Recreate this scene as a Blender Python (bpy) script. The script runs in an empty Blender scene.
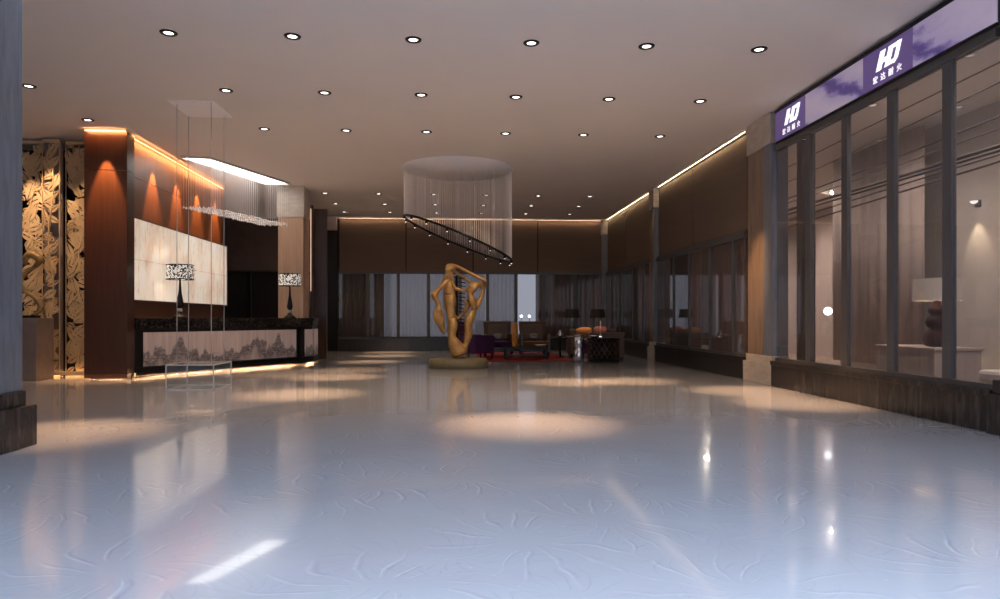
import bpy, math, random
from mathutils import Vector, Matrix
sc = bpy.context.scene
C = sc.collection
PI = math.pi
random.seed(7)
CEIL = 4.67

# ------------------------------------------------------------------ materials
def mat(name, col=(.5,.5,.5), rough=.5, metal=0, spec=.5, emit=None, es=0, coat=0, trans=0, alpha=1):
    m = bpy.data.materials.new(name); m.use_nodes = True
    b = m.node_tree.nodes['Principled BSDF']
    b.inputs['Base Color'].default_value = (*col, 1)
    b.inputs['Roughness'].default_value = rough
    b.inputs['Metallic'].default_value = metal
    b.inputs['Specular IOR Level'].default_value = spec
    b.inputs['Coat Weight'].default_value = coat
    b.inputs['Transmission Weight'].default_value = trans
    if emit:
        b.inputs['Emission Color'].default_value = (*emit, 1)
        b.inputs['Emission Strength'].default_value = es
    return m

class NT:
    def __init__(s, m):
        s.t = m.node_tree; s.b = s.t.nodes['Principled BSDF']
    def n(s, typ, **k):
        nd = s.t.nodes.new(typ)
        for a, v in k.items():
            if a.startswith('i_'): nd.inputs[a[2:].replace('_', ' ')].default_value = v
            else: setattr(nd, a, v)
        return nd
    def l(s, a, b): s.t.links.new(a, b)
    def coord(s, scale=(1,1,1), out='Object', rot=(0,0,0)):
        tc = s.n('ShaderNodeTexCoord'); mp = s.n('ShaderNodeMapping')
        mp.inputs['Scale'].default_value = scale; mp.inputs['Rotation'].default_value = rot
        s.l(tc.outputs[out], mp.inputs['Vector']); return mp.outputs['Vector']
    def ramp(s, fac, stops):
        r = s.n('ShaderNodeValToRGB'); e = r.color_ramp.elements
        while len(e) > 1: e.remove(e[-1])
        e[0].position = stops[0][0]; e[0].color = (*stops[0][1], 1)
        for p, c in stops[1:]:
            x = e.new(p); x.color = (*c, 1)
        s.l(fac, r.inputs['Fac']); return r.outputs['Color']
    def noise(s, vec, scale=5, detail=4, rough=.5, dist=0):
        n = s.n('ShaderNodeTexNoise'); n.inputs['Scale'].default_value = scale
        n.inputs['Detail'].default_value = detail; n.inputs['Roughness'].default_value = rough
        n.inputs['Distortion'].default_value = dist
        s.l(vec, n.inputs['Vector']); return n
    def mix(s, f, a, b, typ='MIX'):
        m = s.n('ShaderNodeMix', data_type='RGBA', blend_type=typ)
        for sock, v in ((m.inputs[0], f), (m.inputs[6], a), (m.inputs[7], b)):
            if hasattr(v, 'is_linked'): s.l(v, sock)
            elif isinstance(v, (int, float)): sock.default_value = v
            else: sock.default_value = (*v, 1)
        return m.outputs[2]
    def math(s, op, a, b=None):
        m = s.n('ShaderNodeMath', operation=op)
        for i, v in enumerate((a, b)):
            if v is None: continue
            if hasattr(v, 'is_linked'): s.l(v, m.inputs[i])
            else: m.inputs[i].default_value = v
        return m.outputs[0]
    def bump(s, h, strength=.1, dist=.02):
        b = s.n('ShaderNodeBump'); b.inputs['Strength'].default_value = strength; b.inputs['Distance'].default_value = dist
        s.l(h, b.inputs['Height']); s.l(b.outputs[0], s.b.inputs['Normal'])

def streaky(name, stops, scale=(1,1,1), nscale=4, detail=5, **k):
    m = mat(name, **k); t = NT(m)
    n = t.noise(t.coord(scale), nscale, detail, .6, .4)
    t.l(t.ramp(n.outputs['Fac'], stops), t.b.inputs['Base Color'])
    return m

M = {}
M['ceiling'] = streaky('ceiling paint', [(.3,(.73,.69,.675)),(.7,(.76,.72,.70))], nscale=.6, rough=.85, spec=.2)

def floor_mat():
    m = mat('polished scroll marble', rough=.15, spec=.28, coat=.42); t = NT(m)
    t.b.inputs['Coat Roughness'].default_value = .04; t.b.inputs['Coat IOR'].default_value = 1.48
    v = t.coord((1,1,1))
    # curling plumes: thin spiral strokes around scattered centres, thrown about by a slow warp
    w = t.noise(v, .9, 3, .55, 0)
    sub = t.n('ShaderNodeVectorMath', operation='SUBTRACT'); sub.inputs[1].default_value = (.5,.5,.5); t.l(w.outputs['Color'], sub.inputs[0])
    warp = t.n('ShaderNodeVectorMath', operation='SCALE'); warp.inputs['Scale'].default_value = .55; t.l(sub.outputs[0], warp.inputs[0])
    add = t.n('ShaderNodeVectorMath', operation='ADD'); t.l(v, add.inputs[0]); t.l(warp.outputs[0], add.inputs[1])
    def plumes(scale, arms, twist, shift, width):
        mp = t.n('ShaderNodeMapping'); mp.inputs['Scale'].default_value = (scale,scale,0); mp.inputs['Location'].default_value = (shift,shift*.6,0)
        t.l(add.outputs[0], mp.inputs['Vector'])
        vo = t.n('ShaderNodeTexVoronoi', voronoi_dimensions='2D'); vo.inputs['Scale'].default_value = 1; t.l(mp.outputs[0], vo.inputs['Vector'])
        d = t.n('ShaderNodeVectorMath', operation='SUBTRACT'); t.l(mp.outputs[0], d.inputs[0]); t.l(vo.outputs['Position'], d.inputs[1])
        sp = t.n('ShaderNodeSeparateXYZ'); t.l(d.outputs[0], sp.inputs[0])
        ang = t.math('ARCTAN2', sp.outputs['Y'], sp.outputs['X'])
        ph = t.math('ADD', t.math('MULTIPLY', ang, arms), t.math('MULTIPLY', vo.outputs['Distance'], twist))
        si = t.math('ABSOLUTE', t.math('SINE', ph))
        ln = t.ramp(si, [(0,(1,1,1)),(width*1.3,(.6,.6,.6)),(width*3,(0,0,0))])
        fade = t.ramp(vo.outputs['Distance'], [(.10,(0,0,0)),(.2,(1,1,1)),(.45,(.8,.8,.8)),(.7,(0,0,0))])
        return t.mix(1.0, ln, fade, 'MULTIPLY')
    dark = plumes(1.1, 8, 6, 0, .09); lite = plumes(1.1, 8, 6, .02, .09); dark2 = plumes(2.1, 7, -6, 3.3, .09)
    cloud = t.noise(v, .8, 5, .6, .8)
    base = t.ramp(cloud.outputs['Fac'], [(.3,(.33,.335,.385)),(.55,(.345,.365,.415)),(.75,(.335,.36,.42))])
    brk = t.ramp(t.noise(v, 3, 4, .7, 0).outputs['Fac'], [(.38,(0,0,0)),(.6,(1,1,1))])
    c = t.mix(t.mix(1.0, lite, brk, 'MULTIPLY'), base, (.46,.47,.52))
    c = t.mix(t.mix(1.0, dark, brk, 'MULTIPLY'), c, (.28,.285,.35))
    c = t.mix(t.math('MULTIPLY', t.mix(1.0, dark2, brk, 'MULTIPLY'), .55), c, (.25,.26,.33))
    speck = t.noise(v, 26, 3, .7, 0)
    c = t.mix(t.ramp(speck.outputs['Fac'], [(.66,(0,0,0)),(.74,(.5,.5,.5))]), c, (.50,.51,.56))
    t.l(c, t.b.inputs['Base Color'])
    
    return m
M['floor'] = floor_mat()
M['deck'] = streaky('gallery floor', [(.3,(.22,.16,.12)),(.7,(.30,.22,.17))], nscale=2, rough=.35)

def weave(name, a, b, sc_=(1,1,1)):
    m = mat(name, rough=.75, spec=.3); t = NT(m)
    v = t.coord(sc_)
    n = t.noise(v, 3, 5, .7, .2)
    t.l(t.ramp(n.outputs['Fac'], [(.3,a),(.7,b)]), t.b.inputs['Base Color'])
    t.bump(n.outputs['Fac'], .15, .01); return m
M['fabric'] = weave('brown upholstered wall cloth', (.125,.09,.068), (.16,.118,.09), (.25,.25,14))
M['granite'] = streaky('dark streaked granite', [(.3,(.010,.008,.008)),(.52,(.028,.024,.023)),(.75,(.075,.062,.058))], (6,6,.9), 3, rough=.22)
M['darkstone'] = streaky('black granite', [(.3,(.012,.010,.010)),(.7,(.035,.03,.028))], (6,6,.9), 3, rough=.3)
M['shaft'] = streaky('brown stone shaft', [(.3,(.17,.12,.09)),(.7,(.27,.20,.15))], (6,6,.6), 2, rough=.25)
M['shaftblue'] = streaky('grey glass stone', [(.3,(.13,.14,.17)),(.7,(.20,.22,.26))], (5,5,.8), 3, rough=.3)
M['travertine'] = streaky('travertine', [(.3,(.42,.37,.32)),(.7,(.58,.52,.46))], (1,1,3), 4, rough=.4)
M['frame'] = mat('dark grey aluminium', (.09,.09,.095), .45, .2)
M['black'] = mat('black lacquer', (.010,.009,.010), .35, spec=.22)
M['void'] = mat('matt black', (.006,.006,.007), .8)

def wood(name, a, b, rough=.22):
    m = mat(name, rough=rough, spec=.5); t = NT(m)
    n = t.noise(t.coord((9,9,.5)), 2, 6, .65, .5)
    t.l(t.ramp(n.outputs['Fac'], [(.25,a),(.5,tuple((p+q)/2 for p,q in zip(a,b))),(.75,b)]), t.b.inputs['Base Color'])
    return m
M['wood'] = wood('red brown veneer', (.10,.034,.012), (.17,.062,.022), .38)
M['wooddeep'] = wood('deep brown veneer', (.035,.012,.006), (.065,.023,.010), .3)
M['palewood'] = wood('pale oak', (.36,.23,.15), (.52,.36,.25), .4)
M['darkwood'] = wood('dark walnut', (.035,.018,.012), (.07,.035,.022), .3)

def onyx():
    m = mat('backlit onyx', rough=.25); t = NT(m)
    v = t.coord((1,1.6,.35))
    n = t.noise(v, 3.0, 7, .62, .9)
    col = t.ramp(n.outputs['Fac'], [(.22,(.58,.45,.34)),(.36,(.82,.71,.59)),(.55,(.91,.82,.71)),(.72,(.97,.90,.81))])
    n2 = t.noise(t.coord((1,9,1.1)), 2.4, 5, .7, 1.2)
    col = t.mix(t.ramp(n2.outputs['Fac'], [(.54,(0,0,0)),(.66,(.75,.75,.75))]), col, (.42,.33,.26))
    # joints between the slabs
    sp = t.n('ShaderNodeSeparateXYZ'); t.l(t.coord(), sp.inputs[0])
    j = t.math('LESS_THAN', t.math('ABSOLUTE', t.math('SUBTRACT', sp.outputs['Z'], 2.28)), .006)
    jy = t.math('LESS_THAN', t.math('ABSOLUTE', t.math('SUBTRACT', t.math('MODULO', sp.outputs['Y'], 1.1), .5)), .006)
    col = t.mix(t.math('MULTIPLY', t.math('MAXIMUM', j, jy), .5), col, (.25,.18,.12))
    big = t.noise(t.coord((1,.8,.8)), 1.1, 3, .5, 0)
    col = t.mix(1.0, col, t.ramp(big.outputs['Fac'], [(.3,(.74,.64,.56)),(.6,(1,1,1))]), 'MULTIPLY')
    t.l(col, t.b.inputs['Base Color']); t.l(col, t.b.inputs['Emission Color'])
    t.b.inputs['Emission Strength'].default_value = .55
    return m
M['onyx'] = onyx()

def ink():
    m = mat('ink landscape on silk', rough=.35); t = NT(m)
    v = t.coord(); sp = t.n('ShaderNodeSeparateXYZ'); t.l(v, sp.inputs[0])
    z = sp.outputs['Z']
    big = t.noise(t.coord((1,1,.3)), 2.3, 3, .55, 0)           # height of each hill along the run
    hill = t.math('ADD', t.math('MULTIPLY', t.math('SUBTRACT', big.outputs['Fac'], .5), 1.35), .50)
    under = t.math('SUBTRACT', hill, z)                     # >0 beneath the hill line
    body = t.ramp(under, [(.0,(0,0,0)),(.05,(.9,.9,.9)),(.2,(1,1,1)),(.36,(.4,.4,.4)),(.5,(.2,.2,.2))])
    br = t.noise(t.coord((1,1,1.9)), 13, 7, .75, 1.2)
    stroke = t.ramp(br.outputs['Fac'], [(.34,(0,0,0)),(.52,(1,1,1))])
    k = t.n('ShaderNodeMath', operation='MULTIPLY'); t.l(body, k.inputs[0]); t.l(stroke, k.inputs[1])
    hz = t.noise(t.coord((.6,.6,9)), 1.6, 4, .6, .6)
    hl = t.ramp(hz.outputs['Fac'], [(.56,(0,0,0)),(.66,(.6,.6,.6))])
    low = t.math('LESS_THAN', z, .42)
    f = t.math('MAXIMUM', k.outputs[0], t.math('MULTIPLY', hl, low))
    paper = t.ramp(t.noise(t.coord((7,7,.4)), 2, 4, .6).outputs['Fac'], [(.3,(.40,.30,.27)),(.7,(.52,.42,.38))])
    t.l(t.mix(t.math('MULTIPLY', f, .95), paper, (.07,.06,.065)), t.b.inputs['Base Color'])
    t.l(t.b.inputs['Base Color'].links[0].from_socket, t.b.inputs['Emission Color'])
    t.b.inputs['Emission Strength'].default_value = .16      # faint emission in the print's own colours
    return m
M['ink'] = ink()

def swirl():
    m = mat('violet silk print', rough=.4); t = NT(m)
    v = t.coord((1,1,1))
    n = t.n('ShaderNodeTexWave', wave_type='BANDS', bands_direction='DIAGONAL')
    n.inputs['Scale'].default_value = .5; n.inputs['Distortion'].default_value = 6; n.inputs['Detail'].default_value = 7; n.inputs['Detail Roughness'].default_value = .68
    n.inputs['Detail Scale'].default_value = .9
    t.l(t.coord((1,-.7,1.7)), n.inputs['Vector'])
    c = t.ramp(n.outputs['Fac'], [(0,(.10,.07,.26)),(.10,(.22,.17,.40)),(.26,(.40,.34,.53)),(1,(.50,.43,.56))])
    t.l(c, t.b.inputs['Base Color']); t.l(c, t.b.inputs['Emission Color']); t.b.inputs['Emission Strength'].default_value = .34
    return m
M['swirl'] = swirl()
M['violet'] = mat('violet sign face', (.09,.055,.17), .4, emit=(.10,.065,.19), es=.7)
M['signwhite'] = mat('lit white lettering', (.9,.9,.9), .4, emit=(1,.98,1), es=1.0)

def glass(name, tint=(.86,.88,.9), ior=1.5, rough=0, haze=0):
    m = bpy.data.materials.new(name); m.use_nodes = True
    t = m.node_tree; t.nodes.clear()
    o = t.nodes.new('ShaderNodeOutputMaterial'); mx = t.nodes.new('ShaderNodeMixShader')
    tr = t.nodes.new('ShaderNodeBsdfTransparent'); tr.inputs[0].default_value = (*tint, 1)
    gl = t.nodes.new('ShaderNodeBsdfGlossy'); gl.inputs['Roughness'].default_value = rough
    gl.inputs['Color'].default_value = (.95,.95,.95,1)
    fr = t.nodes.new('ShaderNodeFresnel'); ge = t.nodes.new('ShaderNodeNewGeometry'); mr = t.nodes.new('ShaderNodeMapRange')
    mr.inputs['To Min'].default_value = ior; mr.inputs['To Max'].default_value = 1/ior     # same reflectance seen from inside the pane
    t.links.new(ge.outputs['Backfacing'], mr.inputs['Value']); t.links.new(mr.outputs[0], fr.inputs['IOR'])
    t.links.new(fr.outputs[0], mx.inputs[0]); t.links.new(tr.outputs[0], mx.inputs[1]); t.links.new(gl.outputs[0], mx.inputs[2])
    if haze:
        df = t.nodes.new('ShaderNodeBsdfDiffuse'); df.inputs[0].default_value = (.62,.60,.62,1); m2 = t.nodes.new('ShaderNodeMixShader'); m2.inputs[0].default_value = haze  # grey diffuse share stands in for hazy reflections on the panes
        t.links.new(mx.outputs[0], m2.inputs[1]); t.links.new(df.outputs[0], m2.inputs[2]); t.links.new(m2.outputs[0], o.inputs['Surface'])
    else: t.links.new(mx.outputs[0], o.inputs['Surface'])
    return m
M['glass'] = glass('window glass', (.80,.80,.82), 1.45, haze=.05)
M['clear'] = glass('clear display glass', (.97,.98,.98), 1.25)
M['dimglass'] = glass('smoked glass', (.45,.45,.48), 1.5, haze=.06)

def curtain_mat(name, col, transl=0.0, tcol=None, clear=0):
    m = mat(name, col, .8, spec=.1); t = NT(m)
    n = t.noise(t.coord((7,7,.12)), 3, 4, .6)
    c = t.ramp(n.outputs['Fac'], [(.3, tuple(x*.85 for x in col)), (.7, tuple(min(1,x*1.1) for x in col))])
    t.l(c, t.b.inputs['Base Color'])
    if transl:
        tr = t.n('ShaderNodeBsdfTranslucent'); tr.inputs[0].default_value = (*(tcol or col), 1)
        mx = t.n('ShaderNodeMixShader'); mx.inputs[0].default_value = transl
        o = t.t.nodes['Material Output']
        t.l(t.b.outputs[0], mx.inputs[1]); t.l(tr.outputs[0], mx.inputs[2]); t.l(mx.outputs[0], o.inputs['Surface'])
        if clear:
            tp = t.n('ShaderNodeBsdfTransparent'); m2 = t.n('ShaderNodeMixShader'); m2.inputs[0].default_value = clear
            t.l(mx.outputs[0], m2.inputs[1]); t.l(tp.outputs[0], m2.inputs[2]); t.l(m2.outputs[0], o.inputs['Surface'])
    return m
M['sheer'] = curtain_mat('grey sheer', (.62,.60,.62), .75, clear=.25)
M['sheerwarm'] = curtain_mat('taupe sheer', (.30,.25,.22), .3)
M['drape'] = curtain_mat('brown drape', (.30,.21,.18), .35, (.42,.27,.22))
M['drapedark'] = curtain_mat('charcoal drape', (.07,.06,.06))
M['beige'] = curtain_mat('beige drape', (.46,.39,.36))

def emis(name, col, s):
    return mat(name, (.8,.8,.8), .5, emit=col, es=s)
M['led'] = emis('warm cove strip', (1,.74,.45), .9)
M['ledside'] = emis('warm cove strip low', (1,.62,.40), .6)
M['ledhot'] = emis('orange cove strip', (1,.42,.13), 1.1)
M['ledfloor'] = emis('warm floor strip', (1,.55,.25), 1.2)
M['bulb'] = emis('downlight lens', (1,.93,.85), 4)
M['smallbulb'] = emis('pin light', (1,.95,.9), 1.3)
M['panel'] = emis('luminous ceiling panel', (1,.95,.88), 5.5)
M['globe'] = emis('white globe light', (1,.97,.93), 9)
M['hot'] = emis('glint lamp lens', (1,.86,.62), 400)
M['cord'] = mat('pale steel cord', (.55,.56,.60), .35, .3)
M['crystal'] = mat('cut crystal bead', (.98,.98,1), .3, 0, .9)
M['thread'] = mat('crystal thread', (.9,.88,.88), .4)
M['plate'] = mat('pale translucent ceiling plate', (.85,.85,.9), .3, spec=.5)
M['gold'] = streaky('gilded bronze', [(.3,(.26,.11,.03)),(.55,(.42,.26,.10)),(.75,(.52,.37,.17))], nscale=5, rough=.42, metal=.35)
M['goldpale'] = streaky('antique gold lattice', [(.3,(.46,.31,.16)),(.7,(.60,.42,.24))], nscale=3, rough=.6, metal=0)
M['greenstone'] = streaky('mossy stone disc', [(.3,(.16,.14,.08)),(.7,(.26,.22,.13))], nscale=4, rough=.4)
M['pedestal'] = streaky('taupe stone', [(.3,(.16,.12,.11)),(.7,(.22,.17,.15))], nscale=3, rough=.4)
M['purple'] = weave('purple velvet', (.04,.009,.05), (.07,.018,.085))
M['brownpad'] = weave('taupe leather', (.085,.062,.058), (.12,.09,.08))
M['amberseat'] = weave('amber seat cloth', (.11,.05,.025), (.16,.08,.035))
M['red'] = weave('red carpet pile', (.14,.004,.004), (.22,.006,.005))
M['orangecloth'] = weave('orange satin', (.48,.19,.06), (.62,.30,.12))
M['pinkcloth'] = weave('dusty pink satin', (.25,.09,.075), (.34,.13,.10))
M['console'] = wood('brown console wood', (.15,.085,.06), (.22,.13,.095), .4)
M['dullsilver'] = mat('grey satin', (.16,.15,.16), .3, .3)
M['silver'] = mat('polished silver', (.7,.72,.78), .18, .95)
M['amber'] = streaky('amber ceramic', [(.3,(.50,.20,.03)),(.7,(.70,.32,.06))], (1,1,.4), 5, rough=.3)
M['shade'] = mat('white linen shade', (.42,.38,.35), .8, emit=(1,.78,.58), es=.12)
M['burgundy'] = mat('burgundy glaze', (.035,.002,.003), .5, spec=.12)
M['darkshade'] = mat('black silk shade', (.018,.016,.017), .7)
M['wax'] = mat('ivory candle wax', (.8,.6,.55), .5)
M['cable'] = mat('rubber cable', (.05,.035,.03), .6)
M['pale'] = weave('pale upholstery', (.52,.48,.46), (.60,.56,.53))

def shade_pattern():
    m = mat('black and white openwork', rough=.5); t = NT(m)
    n = t.noise(t.coord((1,1,1)), 24, 2, .5, .8)
    f = t.ramp(n.outputs['Fac'], [(.49,(0,0,0)),(.52,(1,1,1))])
    c = t.mix(f, (.01,.01,.01), (.9,.86,.78)); t.l(c, t.b.inputs['Base Color'])
    t.l(c, t.b.inputs['Emission Color']); t.b.inputs['Emission Strength'].default_value = .5
    return m
M['openwork'] = shade_pattern()
def granite_top():
    m = mat('speckled black granite', rough=.12); t = NT(m)
    n = t.noise(t.coord(), 16, 5, .8)
    t.l(t.ramp(n.outputs['Fac'], [(.5,(.012,.011,.011)),(.66,(.07,.06,.05)),(.75,(.22,.19,.15))]), t.b.inputs['Base Color'])
    return m
M['counter'] = granite_top()

# ------------------------------------------------------------------ mesh builder
class MB:
    def __init__(s): s.v = []; s.f = []; s.sm = []
    def add(s, vs, fs, smooth=False):
        o = len(s.v); s.v += [tuple(v) for v in vs]; s.f += [tuple(i+o for i in f) for f in fs]; s.sm += [smooth]*len(fs); return s
    def box(s, x0, x1, y0, y1, z0, z1):
        vs = [(x,y,z) for z in (z0,z1) for x,y in ((x0,y0),(x1,y0),(x1,y1),(x0,y1))]
        return s.add(vs, [(3,2,1,0),(4,5,6,7),(0,1,5,4),(1,2,6,5),(2,3,7,6),(3,0,4,7)])
    def prism(s, poly, z0, z1):
        n = len(poly)
        a = sum(poly[i][0]*poly[(i+1)%n][1]-poly[(i+1)%n][0]*poly[i][1] for i in range(n))
        if a < 0: poly = poly[::-1]
        vs = [(x,y,z0) for x,y in poly]+[(x,y,z1) for x,y in poly]
        return s.add(vs, [tuple(range(n-1,-1,-1)), tuple(range(n,2*n))]+[(i,(i+1)%n,(i+1)%n+n,i+n) for i in range(n)])
    def extr(s, pts, d):   # planar 3-D outline extruded along vector d
        n = len(pts); d = Vector(d); p = [Vector(q) for q in pts]
        vs = p+[q+d for q in p]
        return s.add(vs, [tuple(range(n-1,-1,-1)), tuple(range(n,2*n))]+[(i,(i+1)%n,(i+1)%n+n,i+n) for i in range(n)])
    def lathe(s, prof, c=(0,0,0), n=24, cap=True):
        vs = []; fs = []
        for r, z in prof:
            for k in range(n):
                a = 2*PI*k/n; vs.append((c[0]+r*math.cos(a), c[1]+r*math.sin(a), c[2]+z))
        for j in range(len(prof)-1):
            for k in range(n):
                k2 = (k+1)%n; fs.append((j*n+k, j*n+k2, (j+1)*n+k2, (j+1)*n+k))
        if cap:
            fs.append(tuple(range(n-1,-1,-1))); fs.append(tuple((len(prof)-1)*n+k for k in range(n)))
        return s.add(vs, fs, True)
    def tube(s, pts, r, n=8, closed=False):
        P = [Vector(p) for p in pts]; m = len(P)
        R = r if isinstance(r, (list, tuple)) else [r]*m
        vs = []; fs = []; up = None
        for i, p in enumerate(P):
            if closed: t = P[(i+1)%m]-P[i-1]
            else: t = P[min(i+1,m-1)]-P[max(i-1,0)]
            t.normalize()
            if up is None:
                up = Vector((0,0,1)) if abs(t.z) < .9 else Vector((1,0,0))
            a = t.cross(up).normalized(); b = a.cross(t).normalized(); up = b
            for k in range(n):
                q = 2*PI*k/n; vs.append(p+(a*math.cos(q)+b*math.sin(q))*R[i])
        for i in range(m if closed else m-1):
            j = (i+1)%m
            for k in range(n):
                k2 = (k+1)%n; fs.append((i*n+k, i*n+k2, j*n+k2, j*n+k))
        if not closed:
            fs.append(tuple(range(n-1,-1,-1))); fs.append(tuple((m-1)*n+k for k in range(n)))
        return s.add(vs, fs, n > 5)
    def blob(s, c, r, n=14, m=9, sq=1.0):
        vs = []; fs = []
        for j in range(m+1):
            th = PI*j/m
            for k in range(n):
                ph = 2*PI*k/n
                f = lambda x: math.copysign(abs(x)**sq, x)
                vs.append((c[0]+r[0]*f(math.sin(th))*f(math.cos(ph)), c[1]+r[1]*f(math.sin(th))*f(math.sin(ph)), c[2]-r[2]*f(math.cos(th))))
        for j in range(m):
            for k in range(n):
                k2 = (k+1)%n; fs.append((j*n+k, j*n+k2, (j+1)*n+k2, (j+1)*n+k))
        return s.add(vs, fs, True)
    def build(s, name, m, parent=None, bevel=0, rot=None, loc=None, stuff=False):
        me = bpy.data.meshes.new(name); me.from_pydata(s.v, [], s.f)
        me.materials.append(M[m] if isinstance(m, str) else m)
        me.polygons.foreach_set('use_smooth', s.sm); me.validate(); me.update()
        o = bpy.data.objects.new(name, me); C.objects.link(o)
        if parent: o.parent = parent
        if bevel:
            b = o.modifiers.new('Bevel', 'BEVEL'); b.width = bevel; b.segments = 2; b.limit_method = 'ANGLE'
        if loc: o.location = loc
        if rot: o.rotation_euler = rot
        if stuff: o['kind'] = 'stuff'
        return o

def tag(o, label, cat, group=None, kind=None):
    o['label'] = label; o['category'] = cat
    if group: o['group'] = group
    if kind: o['kind'] = kind
    return o
def thing(name, label, cat, loc=(0,0,0), rz=0, group=None):
    o = bpy.data.objects.new(name, None); C.objects.link(o); o.location = loc; o.rotation_euler = (0,0,rz)
    o.empty_display_size = .2
    return tag(o, label, cat, group)
def struct(name, parent=None, label=None, cat=None):
    o = bpy.data.objects.new(name, None); C.objects.link(o); o.parent = parent
    if label: o['label'] = label; o['category'] = cat
    o['kind'] = 'structure'; return o
def S(o, label=None, cat=None):
    o['kind'] = 'structure'
    if label: o['label'] = label; o['category'] = cat
    return o
def dup(root, loc, rz=0, label=None):
    r = root.copy(); C.objects.link(r); r.location = loc; r.rotation_euler = (0,0,rz)
    if label: r['label'] = label
    for ch in root.children:
        c = ch.copy(); C.objects.link(c); c.parent = r
        for g in ch.children:
            d = g.copy(); C.objects.link(d); d.parent = c
    return r
def light(name, typ, loc, col, e, target=None, **k):
    l = bpy.data.lights.new(name, typ); l.color = col; l.energy = e
    for a, v in k.items(): setattr(l, a, v)
    o = bpy.data.objects.new(name, l); C.objects.link(o); o.location = loc
    if target is not None:
        d = Vector(target)-Vector(loc); o.rotation_euler = d.to_track_quat('-Z', 'Y').to_euler()
    return o
WARM = (1,.68,.40)

# ------------------------------------------------------------------ room shell
S(MB().box(-12,5.5,-3.5,24.8,-.2,0).build('floor','floor'), 'pale blue-grey polished marble floor with scroll pattern', 'floor')
S(MB().box(-12,5.9,-3.5,24.8,CEIL,CEIL+.25).build('ceiling','ceiling'), 'plain painted ceiling over the lobby', 'ceiling')
S(MB().box(-12.2,-12,-3.5,24.8,0,CEIL).build('wall_left','drapedark'), 'dark far left wall behind the reception', 'wall')

# right wall bays : (y0,y1) between pillars; plinths, glass, upper cloth panels
def plinth(name, x0, x1, y0, y1, label, h=.43, m='granite'):
    p = MB(); p.box(x0, x1, y0, y1, 0, h-.07)
    o = p.build(name, m, bevel=.004)
    MB().box(x0-.02 if x1-x0 < y1-y0 else x0, x1+.0, y0-.0 if x1-x0 < y1-y0 else y0-.02, y1, h-.07, h).build('ledge',m,o,bevel=.006)
    return S(o, label, 'plinth')
plinth('trim_1', 5.36, 5.62, 6.44, 11.15, 'dark granite plinth under the tall shop window bay')
plinth('trim_2', 5.40, 5.62, 12.35, 17.9, 'dark granite plinth beyond the first pale-footed pillar', m='darkstone')
plinth('trim_3', 5.40, 5.62, 18.6, 23.95, 'dark granite plinth nearest the far right corner', m='darkstone')
plinth('trim_4', -3.98, 5.40, 23.85, 24.3, 'dark granite plinth along the back wall', m='darkstone')
plinth('trim_5', -12, -4.62, 23.85, 24.3, 'dark granite plinth at the back behind the reception', m='darkstone')

def wall_x(name, ys, z0, z1, label):      # cloth panels hanging over the right-hand windows
    w = struct(name, label=label, cat='wall')
    for a, b in zip(ys[:-1], ys[1:]):
        MB().box(5.50, 5.58, a+.025, b-.025, z0, z1).build('panel','fabric',w,bevel=.006)
    MB().box(5.53, 5.62, ys[0], ys[-1], z0, z1).build('backing','void',w)
    MB().box(5.455, 5.62, ys[0], ys[-1], z0-.05, z0).build('soffit','frame',w)
    return w
wall_x('wall_right', [12.35,15.28,17.9], 2.80, 4.60, 'brown cloth wall panels above the middle right window bay')
wall_x('wall_right.001', [18.6,21.3,23.95], 2.80, 4.60, 'brown cloth wall panels above the far right window bay')
bw = struct('wall_back', label='brown cloth wall panels across the back', cat='wall')
bx = [-3.98,-1.65,.71,3.02,5.48]
for a, b in zip(bx[:-1], bx[1:]):
    MB().box(a+.018, b-.018, 24.1, 24.18, 2.80, 4.60).build('panel','fabric',bw,bevel=.006)
MB().box(-12, -4.62, 24.1, 24.18, 2.80, 4.60).build('panel','pedestal',bw)
MB().box(-12, 5.5, 24.16, 24.25, 2.80, 4.62).build('backing','void',bw)
MB().box(-12, 5.46, 24.05, 24.25, 2.75, 2.80).build('soffit','frame',bw)

# cove strips (long lamps tucked between ceiling and cloth)
def cove(label, x0,x1,y0,y1,z0,z1,m='led'):
    o = thing('cove_light', label, 'light', ((x0+x1)/2,(y0+y1)/2,z0), group='ceiling cove strips')
    ox, oy, oz = o.location
    MB().box(x0-ox,x1-ox,y0-oy,y1-oy,z0-oz,z1-oz).build('diffuser', m, o)
    MB().box(x0-ox-.012,x1-ox+.012,y0-oy-.012,y1-oy+.012,z1-oz,z1-oz+.015).build('channel','frame', o)
    return o
cove('warm cove strip above the middle right wall panels', 5.46,5.475,12.4,17.85,4.63,4.65)
cove('warm cove strip above the farthest right wall panels', 5.46,5.475,18.65,23.9,4.63,4.65)
cove('warm cove strip along the top of the back wall', -3.95,5.38,24.045,24.06,4.63,4.65,'ledside')
S(MB().box(5.41,5.425,12.35,17.9,4.63,CEIL).build('trim_7','ceiling'),'slim lip added to shield the middle right cove strip','trim')  # lips added to keep the cove strips out of direct view and reflections
S(MB().box(5.41,5.425,18.6,23.95,4.63,CEIL).build('trim_8','ceiling'),'slim lip added to shield the far right cove strip','trim')
S(MB().box(-3.98,5.41,23.99,24.005,4.63,CEIL).build('trim_9','ceiling'),'slim lip added to shield the back cove strip','trim')
def area(name, loc, target, sx, sy, e, col=WARM):
    return light(name,'AREA',loc,col,e,target,shape='RECTANGLE',size=sx,size_y=sy)

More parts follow.
